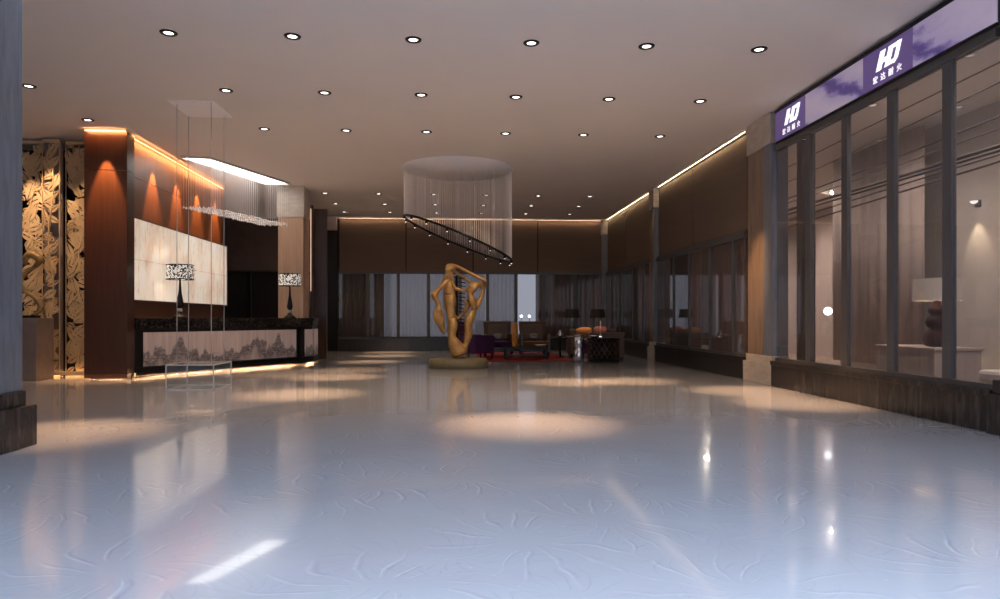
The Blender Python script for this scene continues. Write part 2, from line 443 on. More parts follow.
# windows
def window_x(name, y0, y1, mull, z0, z1, label, bar=.07):
    w = struct(name, label=label, cat='window')
    xs = [y0]+mull+[y1]
    f = MB(); f.box(5.43,5.52,y0,y1,z0,z0+.05); f.box(5.42,5.52,y0,y1,z1-.09,z1)
    f.build('window_frame','frame',w)
    for m_ in mull: MB().box(5.435,5.50,m_-bar,m_+bar,z0+.05,z1-.09).build('mullion','frame',w,bevel=.004)
    for a, b in zip(xs[:-1], xs[1:]):
        ba = bar if a != y0 else 0; bb = bar if b != y1 else 0
        MB().box(5.455,5.465,a+ba,b-bb,z0+.05,z1-.09).build('pane','glass',w)
    return w
window_x('window_1', 6.45, 11.14, [7.15,8.12,9.12,10.1], .43, 4.06, 'tall grey-framed shop window bay under the violet sign', .07)
window_x('window_2', 12.36, 17.9, [12.92,14.11,15.4,16.5], .43, 2.75, 'middle right window bay under cloth panels', .04)
window_x('window_3', 18.61, 23.95, [19.22,20.31,21.92,23.1], .43, 2.75, 'far right window bay near the corner', .04)
wb = struct('window_4', label='row of grey-framed windows across the back wall', cat='window')
bm_ = [-2.97,-1.91,-.86,.25,1.22,2.23,3.22,4.35]
f = MB(); f.box(-3.98,5.4,24.0,24.12,.43,.50); f.box(-3.98,5.4,24.0,24.12,2.70,2.75); f.build('window_frame','frame',wb)
xs = [-3.98]+bm_+[5.4]
for m_ in bm_: MB().box(m_-.055,m_+.055,23.98,24.12,.5,2.70).build('mullion','frame',wb,bevel=.004)
for a, b in zip(xs[:-1], xs[1:]): MB().box(a+(.055 if a!=-3.98 else 0), b-(.055 if b!=5.4 else 0), 24.055,24.065,.5,2.70).build('pane','glass',wb)
wl = struct('window_5', label='dark glazed bays at the back behind reception', cat='window')
f = MB(); f.box(-12,-4.62,24.0,24.12,.43,.50); f.box(-12,-4.62,24.0,24.12,2.70,2.75); f.build('window_frame','black',wl)
for m_ in (-10.5,-9.2,-8.1,-7.02,-5.9): MB().box(m_-.06,m_+.06,23.98,24.12,.5,2.70).build('mullion','black',wl)
xs = [-12,-10.5,-9.2,-8.1,-7.02,-5.9,-4.62]
for a, b in zip(xs[:-1], xs[1:]): MB().box(a+(.06 if a!=-12 else 0), b-(.06 if b!=-4.62 else 0), 24.055,24.065,.5,2.70).build('pane','dimglass',wl)
S(MB().box(-12,-4.62,24.32,24.4,.0,2.8).build('wall_back','drapedark'), 'dark wall behind the glazed bays near reception', 'wall')

# curtains: pleated sheets with a real thickness
def curtain(axis, at, a, b, z0, z1, m, label, group, amp=.018, pitch=.14, cat='curtain'):
    n = max(8, int((b-a)/pitch*8)); vs = []; fs = []
    for i in range(n+1):
        u = a+(b-a)*i/n; w = amp*math.sin(2*PI*(u-a)/pitch)+amp*.4*math.sin(2*PI*(u-a)/(pitch*2.7)+1)
        for dz in (z0, z1):
            vs.append((at+w,u,dz) if axis == 'x' else (u,at+w,dz))
    for i in range(n): fs.append((2*i,2*i+2,2*i+3,2*i+1))
    o = MB().add(vs, fs, True).build('curtain', m)
    sd = o.modifiers.new('Solidify','SOLIDIFY'); sd.thickness = .004
    return tag(o, label, cat, group)
g = 'curtains behind the back windows'
curtain('y',24.42,-4.05,-2.45,.1,2.9,'sheerwarm','taupe curtain in the leftmost lit window of the back wall',g)
curtain('y',24.42,-2.43,-1.95,.1,2.9,'sheer','narrow grey sheer beside the taupe curtains at the back',g)
curtain('y',24.50,-2.95,-2.45,.1,2.9,'drape','brown curtain second from left in the back windows',g)
curtain('y',24.42,-1.87,-.9,.1,2.9,'sheer','grey sheer behind the third back window from the left',g)
curtain('y',24.42,-.84,.2,.1,2.9,'sheer','blue-grey sheer just left of the golden statue',g)
curtain('y',24.42,.3,1.17,.1,2.9,'sheer','blue-grey sheer behind the right of the golden statue',g)
curtain('y',24.42,1.27,2.2,.1,2.9,'sheer','blue-grey sheer above the first dark armchair',g)
curtain('y',24.42,2.98,4.34,.1,2.9,'drape','brown drape right of the bright bare window',g)
curtain('y',24.42,4.35,5.5,.1,2.9,'drape','brown drape in the back right corner window',g)
g = 'curtains of the side gallery'
curtain('x',5.80,10.55,11.13,.1,4.4,'drapedark','charcoal drape at the far end of the sign window bay',g)
curtain('x',5.80,12.4,13.62,.1,2.9,'drape','brown drape nearest the pale-footed pillar in middle bay',g)
curtain('x',5.80,13.65,15.05,.1,2.9,'drape','second brown drape in the middle right bay',g)
curtain('x',5.80,15.6,16.35,.1,2.9,'drape','third brown drape in the middle right bay',g)
curtain('x',5.80,16.4,17.85,.1,2.9,'drapedark','charcoal drape at the far end of the middle bay',g)
curtain('x',5.80,18.7,20.9,.1,2.9,'drape','brown drape near side of the far right bay',g)
curtain('x',5.80,21.0,23.9,.1,2.9,'drapedark','charcoal drape at the far right corner',g)
curtain('x',8.15,4.2,8.6,.3,4.35,'beige','beige curtain at the near end of the lamp room',g,.022,.3)
curtain('x',7.75,10.7,13.4,.3,4.35,'beige','beige curtain beyond the gourd lamp in the lamp room',g,.022,.3)

# side gallery behind the right-hand glass
S(MB().box(5.62,11.2,3.5,28.5,-.2,.0).build('floor','deck'), 'brown floor of the side gallery behind glass', 'floor')
S(MB().box(5.62,11.2,3.5,28.5,4.45,4.65).build('ceiling','ceiling'), 'ceiling of the side gallery behind glass', 'ceiling')
S(MB().box(8.25,8.4,3.5,14.0,0,4.45).build('wall_gallery','pale'), 'pale wall behind the gourd lamp', 'wall')
S(MB().box(11.1,11.2,3.5,28.5,0,4.45).build('wall_gallery','beige'), 'far wall of the side gallery', 'wall')
S(MB().box(5.9,11.2,28.4,28.5,0,4.45).build('wall_gallery','drapedark'), 'end wall of the side gallery', 'wall')

# pillars
def pillar(name, y0, y1, x=5.40, label='', lit=True):
    p = struct(name, label=label, cat='pillar')
    ym = y0+(y1-y0)*.30
    MB().box(x+.02,x+.3,ym,y1-.12,.50,4.13).build('shaft','shaft',p,bevel=.004)
    MB().box(x+.008,x+.3,y0+.02,ym-.005,.50,4.13).build('strip','shaftblue',p,bevel=.004)
    MB().box(x,x+.3,ym,y1-.10,4.13,CEIL).build('capital','travertine',p,bevel=.004)
    MB().box(x-.03,x+.3,y0+.0,ym-.005,4.13,CEIL-.03).build('capital','travertine',p,bevel=.004)
    b = MB(); b.box(x-.01,x+.3,y0-.03,y1+.03,0,.37); b.box(x+.0,x+.3,y0-.01,y1-.08,.37,.50)
    b.build('pedestal','travertine',p,bevel=.006)
    return p
pillar('pillar',11.2,12.3,label='brown stone pillar with pale foot beside the violet sign')
pillar('pillar',17.95,18.55,label='second pale-footed pillar along the right wall')
pillar('pillar',23.97,24.3,5.30,label='slim pillar in the far right corner')
p = struct('pillar', label='dark-based pillar cut by the right edge', cat='pillar')
b = MB(); b.box(5.30,5.7,5.3,6.43,0,.40); b.box(5.34,5.7,5.35,6.40,.40,.54); b.build('pedestal','granite',p,bevel=.01)
MB().box(5.40,5.7,5.4,6.36,.54,CEIL).build('shaft','shaftblue',p,bevel=.01)
p = struct('pillar', label='grey pillar on dark stepped base at left edge', cat='pillar')
b = MB(); b.box(-4.85,-3.77,5.35,6.46,0,.37); b.box(-4.80,-3.83,5.42,6.40,.37,.50); b.build('pedestal','granite',p,bevel=.01)
MB().box(-4.78,-3.85,5.45,6.38,.50,CEIL).build('shaft','shaftblue',p,bevel=.008)
p = struct('pillar', label='dark mirrored pillar in back wall with pale head', cat='pillar')
MB().box(-4.60,-4.0,23.95,24.3,0,4.19).build('shaft','dimglass' if False else 'black',p)
MB().box(-4.56,-4.04,23.90,24.3,4.19,CEIL).build('capital','travertine',p)

# left side: wood pilaster + wood wall
p = struct('wall_left', label='red-brown wood pilaster at the left end of reception', cat='wall')
p0 = p; m_ = MB(); m_.box(-6.83,-6.06,13.12,13.42,.10,3.895); m_.build('panel','wooddeep',p,bevel=.003)
MB().box(-6.83,-6.06,13.12,13.42,3.905,4.62).build('panel','wooddeep',p,bevel=.003)
MB().box(-6.81,-6.08,13.32,13.42,0,.10).build('kickboard','black',p)
MB().box(-6.80,-6.25,13.42,13.8,0,4.6).build('backing','void',p)
p = struct('wall_left', label='red-brown wood wall behind the reception desk', cat='wall')
MB().box(-6.35,-6.20,13.42,18.9,0,3.895).build('panel','wood',p)
MB().box(-6.35,-6.20,13.42,18.9,3.905,4.62).build('panel','wood',p)
MB().box(-6.40,-6.33,13.42,18.95,0,CEIL).build('backing','void',p)
cove('orange cove strip over the wood pilaster', -6.81,-6.08,13.105,13.115,4.62,4.64,'ledhot')
cove('orange cove strip along the reception wood wall', -6.185,-6.175,13.45,18.85,4.62,4.64,'ledhot')

a_ = thing('backlit_panel','glowing cream onyx panel on the wood wall above reception','artwork',(-6.16,16.2,1.49))
MB().box(-6.15,-6.10,13.48,18.84,1.50,3.07).build('stone_face','onyx',a_,loc=(6.16,-16.2,-1.49))
q = MB(); q.box(-6.17,-6.085,13.44,18.88,3.07,3.095); q.box(-6.17,-6.085,18.84,18.88,1.47,3.07); q.box(-6.17,-6.085,13.44,18.88,1.47,1.50)
q.build('rim','darkwood',a_,loc=(6.16,-16.2,-1.49))

# light pillar at the right end of reception
p = struct('pillar', label='pale oak pillar with stone head at end of reception', cat='pillar')
MB().box(-4.64,-3.98,18.45,19.15,0,3.84).build('shaft','palewood',p,bevel=.005)
MB().box(-4.67,-3.96,18.43,19.17,3.84,CEIL).build('capital','travertine',p,bevel=.005)
o = thing('edge_light','upright warm light slot beside the pale oak pillar','light',(-3.95,19.3,0))
MB().box(-3.965,-3.945,19.25,19.30,1.9,4.2).build('diffuser','ledside',o,loc=(3.95,-19.3,0))
MB().box(-3.975,-3.90,19.30,19.42,0,4.3).build('channel','darkwood',o,loc=(3.95,-19.3,0))
S(MB().box(-3.95,-3.55,19.45,19.55,0,CEIL-.45).build('partition','darkwood'), 'narrow dark wood fin behind the reception end', 'partition')

# lattice screens of cut leaves
def leaf(mb, cx, cz, L, W, ang, y, th):
    ca, sa = math.cos(ang), math.sin(ang)
    for side in (1,-1):
        pts = []
        n = 7
        for i in range(n+1):
            t = i/n; w = W*math.sin(PI*t**.8)*side
            pts.append((t*L, w))
        for i in range(n-1, 0, -1):
            t = i/n; pts.append((t*L, .010*side))
        out = [(cx+ca*u-sa*w, y, cz+sa*u+ca*w) for u, w in pts]
        mb.extr(out, (0,th,0))
def lattice(x0, x1, y, label, seed):
    r = random.Random(seed)
    o = thing('lattice_screen', label, 'screen', ((x0+x1)/2, y, 0), group='golden leaf screens')
    w = (x1-x0)/2-.012; mb = MB()
    z = .10
    while z < 4.6:
        xx = -w
        for k in range(max(1, int(2*w/.17))):
            cx = r.uniform(-w*.95, w*.95); ang = r.choice((r.uniform(.4,1.3), r.uniform(1.8,2.7), r.uniform(.4,1.3), r.uniform(1.8,2.7), r.uniform(-.7,-.2), r.uniform(3.4,3.9)))
            L = r.uniform(.24,.44)
            ca = math.cos(ang); room = (w-cx)/ca if ca > .05 else (-w-cx)/ca if ca < -.05 else 9
            if room < .13: ang = PI-ang; ca = -ca; room = (w-cx)/ca if ca > 0 else (-w-cx)/ca
            L = min(L, room)
            if z+L*math.sin(ang) > 4.6 or z+L*math.sin(ang) < .05: continue
            leaf(mb, cx, z, L, min(.075, L*.24), ang, r.uniform(-.012,.012), .02)
        z += .08
    mb.tube([(.10*math.sin(q*.9+seed)*w/.3,0,.05+q*.3) for q in range(16)],.014,6)
    mb.build('leaf_panel','goldpale',o)
    f = MB(); f.box(-w-.01,-w+.004,-.01,.012,0,4.64); f.box(w-.004,w+.01,-.01,.012,0,4.64); f.box(-w,w,-.02,.02,0,.08); f.box(-w,w,-.02,.02,4.58,4.64)
    f.build('screen_frame','goldpale',o)
    return o
lattice(-9.3,-8.52,14.0,'golden leaf cut-out screen mostly hidden by the left pillar',1)
lattice(-8.50,-8.02,14.0,'golden leaf cut-out screen behind the taupe pedestal',2)
lattice(-8.00,-7.66,13.85,'narrow forward golden leaf screen in the middle',3)
lattice(-7.64,-6.90,14.0,'golden leaf cut-out screen beside the wood pilaster',4)
S(MB().box(-12,-6.4,14.9,15.0,0,CEIL).build('wall_left','void'), 'black recess behind the golden leaf screens', 'wall')
S(MB().box(-8.0,-7.66,13.93,13.96,0,4.6).build('partition','pedestal'), 'taupe board behind the middle leaf screen', 'partition')

# pedestal and looping sculpture
tag(MB().box(-.27,.27,-.28,.28,0,1.15).build('plinth','pedestal',bevel=.01,loc=(-7.86,13.24,0)), 'taupe square pedestal in front of the golden leaf screens', 'pedestal')
o = thing('ribbon_sculpture','golden looping ribbon sculpture on the taupe pedestal','sculpture',(-7.82,13.2,1.15))
MB().box(-.12,.12,-.09,.09,0,.05).build('base','black',o,bevel=.005)
pts = []
for i in range(40):
    t = i/39
    pts.append((-.02+.17*math.sin(t*2*PI*1.15+.4), .06*math.sin(t*9), .05+1.05*t))
pts += [(.05,.0,1.16),(-.06,.03,1.18),(-.14,.05,1.1),(-.16,.05,1.0)]
MB().tube(pts, [.05-.015*math.cos(i*.4) for i in range(len(pts))], 10).build('ribbon','gold',o)

# reception desk
A=(-6.07,13.50); B=(-3.73,16.95); Cc=(-3.52,17.40); D=(-3.56,18.25); D2=(-4.32,18.25); B2=(-4.45,17.22); A2=(-6.11,14.66); A3=(-6.11,13.50)
def off(poly, d):   # shift the front run A..D outwards
    (ax,ay),(bx_,by),(cx,cy),(dx,dy) = poly[:4]
    n1=(.835*d,-.55*d); n3=(d,0.05*d)
    return [(ax+n1[0],ay+n1[1]),(bx_+n1[0]*1.0+d*.05,by+n1[1]*.9),(cx+n3[0],cy-d*.3),(dx+n3[0],dy+0)]+list(poly[4:])
poly = [A,B,Cc,D,D2,B2,A2,A3]
desk = thing('reception_desk','long black reception desk with ink landscape panels','desk',(0,0,0))
MB().prism(off(poly,-.02),.10,1.06).build('body','black',desk,bevel=.004)
MB().prism(off(poly,-.16),0,.10).build('kickboard','black',desk)
MB().prism(off(poly,.045),1.09,1.15).build('countertop','counter',desk,bevel=.006)
MB().prism(off(poly,.012),.94,1.09).build('granite_band','counter',desk,bevel=.004)
MB().prism(off(poly,.02),.10,.19).build('base_board','black',desk,bevel=.004)
o1 = off(poly,.02); i1 = off(poly,.0)
lp = MB()
for i in range(3): lp.prism([o1[i],o1[i+1],i1[i+1],i1[i]],.05,.10)
lp.build('lip','black',desk)
def front_panel(P0, P1, t0, t1, z0, z1, name, m):
    d = Vector((P1[0]-P0[0],P1[1]-P0[1])); n = Vector((d.y,-d.x)).normalized()
    a = Vector(P0)+d*t0; b = Vector(P0)+d*t1
    mid = (a+b)/2; L = (b-a).length
    o = bpy.data.objects.new(name, None)
    q = MB().box(-L/2,L/2,-.012,.012,z0,z1)
    o = q.build(name, m, desk, bevel=.002); o.location = (mid.x+n.x*.008, mid.y+n.y*.008, 0)
    o.rotation_euler = (0,0,math.atan2(d.y,d.x)); return o
front_panel(A,B,.035,.965,.21,.87,'painted_panel','ink')
front_panel(B,Cc,.35,.95,.21,.87,'painted_panel','ink')
front_panel(B,Cc,-.06,.10,.10,.94,'post','black')
front_panel(Cc,D,.15,.85,.21,.87,'painted_panel','ink')
# warm strips under desk, pilaster and screens, each hidden by an added lip
def strip(label, P0, P1, e, z=.088, w=.02):
    d = Vector((P1[0]-P0[0],P1[1]-P0[1],0)); L = d.length; mid = (Vector((*P0,0))+Vector((*P1,0)))/2
    rz = math.atan2(d.y,d.x)
    o = thing('floor_strip_light', label, 'light', (mid.x,mid.y,z), rz, 'warm strips at floor level')
    MB().box(-L/2,L/2,-w/2,w/2,-.006,.006).build('diffuser','ledfloor',o)
    MB().box(-L/2,L/2,-w/2-.004,w/2+.004,.006,.011).build('channel','black',o)
    n = Vector((d.y,-d.x,0)).normalized()
    l = area('strip_glow',(mid.x+n.x*.0,mid.y+n.y*.0,z-.012),(mid.x+n.x*.2,mid.y+n.y*.2,-.02),L,.02,e,(1,.55,.26))
    l.rotation_euler = (Matrix.Rotation(rz,3,'Z')@Matrix.Rotation(math.radians(50),3,'X')).to_euler()
strip('warm light strip under the long front of the desk', (A[0]+.10,A[1]+.24),(B[0]-.05,B[1]+.0),150)
strip('warm light strip under the right end of the desk', (Cc[0]-.06,Cc[1]+.05),(D[0]-.08,D[1]-.15),20)
strip('warm light strip under the wood pilaster', (-6.74,13.15),(-6.16,13.15),10)
strip('warm light strip at the foot of the leaf screens', (-8.9,13.80),(-6.95,13.80),5)
MB().box(-6.83,-6.06,13.12,13.135,.03,.10).build('lip','wood',p0)
S(MB().box(-1.0,1.0,-.01,.01,.04,.11).build('trim_6','goldpale',loc=(-7.93,13.775,0)),'thin gold lip added to hide the strip below the leaf screens','trim')
# desk lamps
def desk_lamp():
    o = thing('table_lamp','tall table lamp with black-and-white drum shade before the glowing onyx','lamp',group='drum-shade lamps on the reception desk')
    MB().lathe([(.15,0),(.15,.02),(.10,.05),(.05,.10),(.04,.13)]).build('base','black',o)
    MB().lathe([(.04,.13),(.052,.155),(.052,.18),(.04,.20)]).build('collar','pale',o)
    MB().lathe([(.038,.20),(.075,.27),(.062,.36),(.03,.56),(.018,.80),(.012,.86)]).build('stem','black',o)
    MB().lathe([(.27,.815),(.27,1.10)],n=36,cap=False).build('lamp_shade','openwork',o)
    MB().lathe([(.274,1.095),(.274,1.115),(.262,1.115),(.262,1.095)],n=36,cap=False).build('shade_rim','black',o)
    MB().lathe([(.274,.80),(.274,.818),(.262,.818),(.262,.80)],n=36,cap=False).build('shade_rim','black',o)
    MB().blob((0,0,.96),(.045,.045,.06)).build('bulb','smallbulb',o)
    return o
l1 = desk_lamp(); l1.location = (-5.70,14.66,1.15)
dup(l1, (-4.10,17.45,1.15), 0, 'tall table lamp with black-and-white drum shade before the pale oak pillar')
for q in ((-5.70,14.66,2.1),(-4.10,17.45,2.1)): light('bulb_light','POINT',q,(1,.8,.55),14,shadow_soft_size=.06)

# ------------------------------------------------------------------ ceiling downlights
def downlight():
    o = thing('downlight','','light',group='recessed ceiling downlights')
    MB().lathe([(.055,0),(.062,-.012),(.10,-.012),(.105,0)],n=28,cap=False).build('trim_ring','black',o)
    MB().lathe([(.06,-.004),(.06,-.001)],n=24).build('lens','bulb',o)
    return o
proto = None
order = ['leftmost','second from left','third from left','fourth from left','fifth from left','sixth from left','seventh from left','rightmost']
rows = [(8.65,[-3.5,-2,-.5,1,2.5,4],'nearest'),(10.78,[-6.42,-3.5,-2,-.5,1,2.5,4],'second-nearest'),(12.92,[-6.47,-3.5,-2,-.5,1,2.5,4],'third-nearest'),
        (19.45,[-3.6,-2.1,-.55,.95,2.45,3.95],'third-farthest'),(21.2,[-3.6,-2.1,-.55,.95,2.45,3.95],'second-farthest'),(22.85,[-3.6,-2.1,-.55,.95,2.45,3.95],'farthest')]
for y, xs_, rn in rows:
    for i, x in enumerate(xs_):
        yy = 12.55 if (rn == 'third-nearest' and i == 0) else y
        od = 'rightmost' if i == len(xs_)-1 else order[i]
        lab = f'recessed black-rimmed ceiling downlight, {od} in the {rn} row'
        if proto is None:
            proto = downlight(); proto.location = (x,yy,CEIL); proto['label'] = lab
        else: dup(proto, (x,yy,CEIL), 0, lab)
        far = y > 15
        light('ceiling_spot','SPOT',(x,yy,CEIL-.03),WARM, 40 if far else 125,(x,yy,0),spot_size=math.radians(95),spot_blend=1,shadow_soft_size=.04)
for y in (6.5,4.35,2.2,.05,-1.8):  # added cool fill rows, no fittings, to brighten the near floor and ceiling
    for x in (-3.5,-2,-.5,1,2.5,4):
        light('ceiling_spot','SPOT',(x,y,CEIL-.03),(.70,.83,1.0),(35 if y > 6 else 88 if y > 4 else 155 if y > 1 else 560 if x < 0 else 1150),(x,y,0),spot_size=math.radians(120 if y > 1 else 95),spot_blend=1,shadow_soft_size=.12)
# accent beams: the same fittings tilted
for src, tg, e, ang in (((1,8.65),(.83,7.34),330,24),((2.5,12.92),(2.1,12.1),300,22),((2.5,12.92),(3.25,12.2),300,22),((4,10.78),(4.64,10.4),300,24),((4,8.65),(4.7,8.9),260,24),
        ((-2,10.78),(-2.3,10.47),300,24),((-2,12.92),(-2.3,13.45),300,24),((-2,12.92),(-2.2,15.2),300,20),((-2.1,19.45),(-2.2,18),300,22),((-2.1,21.2),(-2.05,20.9),260,24),((-3.5,8.65),(-3.9,7.1),280,24),((-2.1,22.85),(-2.1,23.0),200,24),((-3.5,12.92),(-3.6,14.6),140,30)):
    light('accent_beam','SPOT',(src[0],src[1],CEIL-.04),(1,.56,.28),e*9,(*tg,0),spot_size=math.radians(ang*1.15),spot_blend=1,shadow_soft_size=.16)
# wall washers over the wood and the leaf screens
for y in (14.53,15.76,16.97,18.2):
    light('wall_washer','SPOT',(-6.02,y,4.50),(1,.50,.20),520,(-6.22,y,2.6),spot_size=math.radians(46),spot_blend=.6,shadow_soft_size=.01)
light('wall_washer','SPOT',(-6.42,12.93,4.50),(1,.5,.2),950,(-6.43,13.14,2.6),spot_size=math.radians(38),spot_blend=.6,shadow_soft_size=.01)
for x, e in ((-8.25,75),(-7.80,60),(-7.2,26),(-8.9,40)):
    light('wall_washer','SPOT',(x,13.45,4.6),(1,.68,.42),e*3.2,(x,13.95,2.2),spot_size=math.radians(52),spot_blend=.6,shadow_soft_size=.02)
def line(loc, L, d, e, col):
    l = light('cove_glow','AREA',loc,col,e,shape='RECTANGLE',size=L,size_y=.03)
    z = -Vector(d).normalized(); x = Vector((0,1,0)) if abs(d[0]) > abs(d[1]) else Vector((1,0,0)); y = z.cross(x).normalized()
    l.rotation_euler = Matrix((x,y,z)).transposed().to_euler()
line((5.43,15.1,4.652),5.4,(.82,0,-.57),17,(1,.72,.42))
line((5.43,21.3,4.652),5.2,(.82,0,-.57),17,(1,.72,.42))
line((.7,24.01,4.652),9.2,(0,.82,-.57),26,(1,.62,.36))
line((-6.03,16.15,4.64),5.4,(-.70,0,-.71),34,(1,.42,.14))
line((-6.45,12.99,4.64),.75,(0,.70,-.71),7,(1,.42,.14))

# ------------------------------------------------------------------ bead chandelier over the desk
fp = [(-5.88,15.18),(-5.3,15.27),(-4.25,18.01),(-4.88,18.06)]
ch = thing('bead_chandelier','long bead curtain chandelier under a glowing ceiling panel above reception','chandelier',(-5.08,16.6,CEIL))
ofs = (5.08,-16.6,-CEIL)
MB().prism(fp,4.645,4.665).build('luminous_panel','panel',ch,loc=ofs)
q = MB()
for i in range(4):
    a = Vector(fp[i]); b = Vector(fp[(i+1)%4]); d = (b-a).normalized(); n = Vector((d.y,-d.x))*.03
    q.prism([tuple(a),tuple(b),tuple(b+n),tuple(a+n)],4.62,4.669)
q.build('panel_frame','pale',ch,loc=ofs)
th = MB(); bd = MB()
NU, NV = 5, 38
for i in range(NU):
    for j in range(NV):
        u = i/(NU-1)*.92+.04; v = j/(NV-1)*.97+.015
        a = Vector(fp[0]).lerp(Vector(fp[1]),u); b = Vector(fp[3]).lerp(Vector(fp[2]),u); p_ = a.lerp(b,v)
        zb = 3.56+random.uniform(-.012,.012)
        th.tube([(p_.x,p_.y,4.645),(p_.x,p_.y,zb+.02)],.0018,4)
        bd.add([(p_.x+.03,p_.y,zb),(p_.x-.03,p_.y,zb),(p_.x,p_.y+.03,zb),(p_.x,p_.y-.03,zb),(p_.x,p_.y,zb+.035),(p_.x,p_.y,zb-.035)],
               [(0,2,4),(2,1,4),(1,3,4),(3,0,4),(2,0,5),(1,2,5),(3,1,5),(0,3,5)])
th.build('bead_strings','thread',ch,loc=ofs,stuff=True); bd.build('crystal_drops','crystal',ch,loc=ofs,stuff=True)

# round chandelier with tilted ring
cx, cy, R = .12, 16.12, 1.27
rc = thing('ring_chandelier','round chandelier of fine threads carrying a tilted black ring','chandelier',(cx,cy,CEIL))
MB().lathe([(1.30,-.015),(1.33,-.015),(1.33,0),(1.30,0)],n=48,cap=False).lathe([(1.30,-.02),(1.30,-.004)],n=48).build('ceiling_plate','plate',rc)
zr = lambda x: 3.02-CEIL-.41*x
th = MB()
for k in range(170):
    a = 2*PI*k/170; x, y = R*math.cos(a), R*math.sin(a)
    th.tube([(x,y,-.02),(x,y,zr(x))],.003,4)
for k in range(26):
    a = random.uniform(0,2*PI); r = random.uniform(.3,1.15); x, y = r*math.cos(a), r*math.sin(a)
    th.tube([(x,y,-.02),(x,y,zr(x))],.0022,4)
th.build('threads','thread',rc,stuff=True)
MB().tube([(R*math.cos(2*PI*k/64),R*math.sin(2*PI*k/64),zr(R*math.cos(2*PI*k/64))) for k in range(64)],.028,8,True).build('ring','black',rc)
inner = 1.0
for k in range(16):
    a = 2*PI*(k+.5)/16; x, y = R*math.cos(a), R*math.sin(a)
    MB().lathe([(.032,0),(.03,-.05),(.022,-.06)],(x,y,zr(x)-.02),12).build('spotlight_head','black',rc)
    MB().blob((x,y,zr(x)-.082),(.018,.018,.014),8,6).build('bulb','smallbulb',rc)

# hanging glass display near the left
hd = thing('hanging_display','clear glass display box on the floor held by four thin wires','display',(-4.22,11.65,0))
ofs = (4.22,-11.65,0)
MB().box(-4.6,-3.86,11.3,12.2,4.655,4.669).build('ceiling_plate','plate',hd,loc=ofs)
for x, y in ((-4.52,11.5),(-3.92,11.35),(-4.58,12.15),(-3.98,12.15)):
    MB().tube([(x,y,.41),(x,y,4.655)],.006,6).build('wire','cord',hd,loc=ofs)
x0,x1,y0,y1,z1 = -4.55,-3.80,11.12,12.0,.40
fr = MB(); r = .008
for z in (.008,z1):
    fr.box(x0,x1,y0,y0+2*r,z-r,z+r); fr.box(x0,x1,y1-2*r,y1,z-r,z+r); fr.box(x0,x0+2*r,y0,y1,z-r,z+r); fr.box(x1-2*r,x1,y0,y1,z-r,z+r)
for x in (x0,x1-2*r):
    for y in (y0,y1-2*r): fr.box(x,x+2*r,y,y+2*r,0,z1)
fr.build('box_frame','cord',hd,loc=ofs)
g_ = MB()
g_.box(x0+.004,x0+.01,y0+.02,y1-.02,.02,z1-.01); g_.box(x1-.01,x1-.004,y0+.02,y1-.02,.02,z1-.01); g_.box(x0+.02,x1-.02,y0+.004,y0+.01,.02,z1-.01); g_.box(x0+.02,x1-.02,y1-.01,y1-.004,.02,z1-.01)
g_.box(x0+.01,x1-.01,y0+.01,y1-.01,z1,z1+.006)
g_.build('glass_panes','clear',hd,loc=ofs)

# ------------------------------------------------------------------ golden statue (skinned network)
def skin(name, nodes, edges, m, parent, loc=(0,0,0), sub=2):
    me = bpy.data.meshes.new(name); me.from_pydata([n[:3] for n in nodes], edges, [])
    o = bpy.data.objects.new(name, me); C.objects.link(o); o.parent = parent; o.location = loc
    s = o.modifiers.new('Skin','SKIN'); s.use_smooth_shade = True
    for i, n in enumerate(nodes):
        r = n[3]; me.skin_vertices[0].data[i].radius = (r*1.3, r*1.3)
    me.skin_vertices[0].data[0].use_root = True
    ss = o.modifiers.new('Sub','SUBSURF'); ss.levels = sub; ss.render_levels = sub
    me.materials.append(M[m]); return o
st = thing('statue','golden abstract statue of entwined harp-like figures on a round stone disc','statue',(.12,15.95,0))
MB().lathe([(.66,0),(.69,.03),(.69,.16),(.66,.20),(.30,.20)],n=48).build('base','greenstone',st)
K = .0234; Z0 = 2.45
def px(u, v, y, r): return ((u-458.5)*K, y, .24+(353-v)*K*1.04, r)
N = [px(461,353,0,.20), px(459,347,0,.15), px(454,340,-.02,.13), px(452,333,-.03,.07), px(454,322,-.02,.10), px(450,311,0,.06), px(451,300,0,.12), px(450,287,.02,.09), px(448,279,.02,.12), px(449.5,272,.02,.05), px(449.5,267,.02,.10), px(449.5,262.5,.02,.06)]
Eg = [(i,i+1) for i in range(11)]
def chain(start, pts):
    prev = start
    for q in pts:
        N.append(q); Eg.append((prev,len(N)-1)); prev = len(N)-1
    return prev
e1 = chain(8,[px(444,283,-.10,.05),px(438,290,-.14,.04),px(433.5,293,-.15,.10),px(437,299,-.15,.04),px(440,304,-.14,.035),px(438,310,-.12,.10),px(439.5,317,-.1,.11),px(442,324,-.08,.06),px(445,331,-.05,.03)])
e2 = chain(7,[px(445,296,.1,.04),px(447,308,.14,.03),px(452,318,.12,.05),px(448,330,.08,.04)])
e3 = chain(10,[px(458,266,.0,.03),px(468,271,.02,.025),px(478,276,.04,.035),px(486,279,.05,.05),px(484,286,.05,.04)])
e4 = chain(e3,[px(482,295,.03,.035),px(478,302,.02,.07),px(474,308,.0,.05),px(470,316,0,.12),px(468,322,0,.07),px(469,332,0,.085),px(466,342,0,.045),px(463,348,0,.09)])
e5 = chain(e3,[px(479,282,-.1,.04),px(473,285,-.12,.12),px(470,293,-.12,.05),px(473,300,-.1,.08),px(476,308,-.06,.04)])
e6 = chain(9,[px(455,287,-.08,.035),px(464,290,-.10,.03),px(470,287,-.13,.04)])
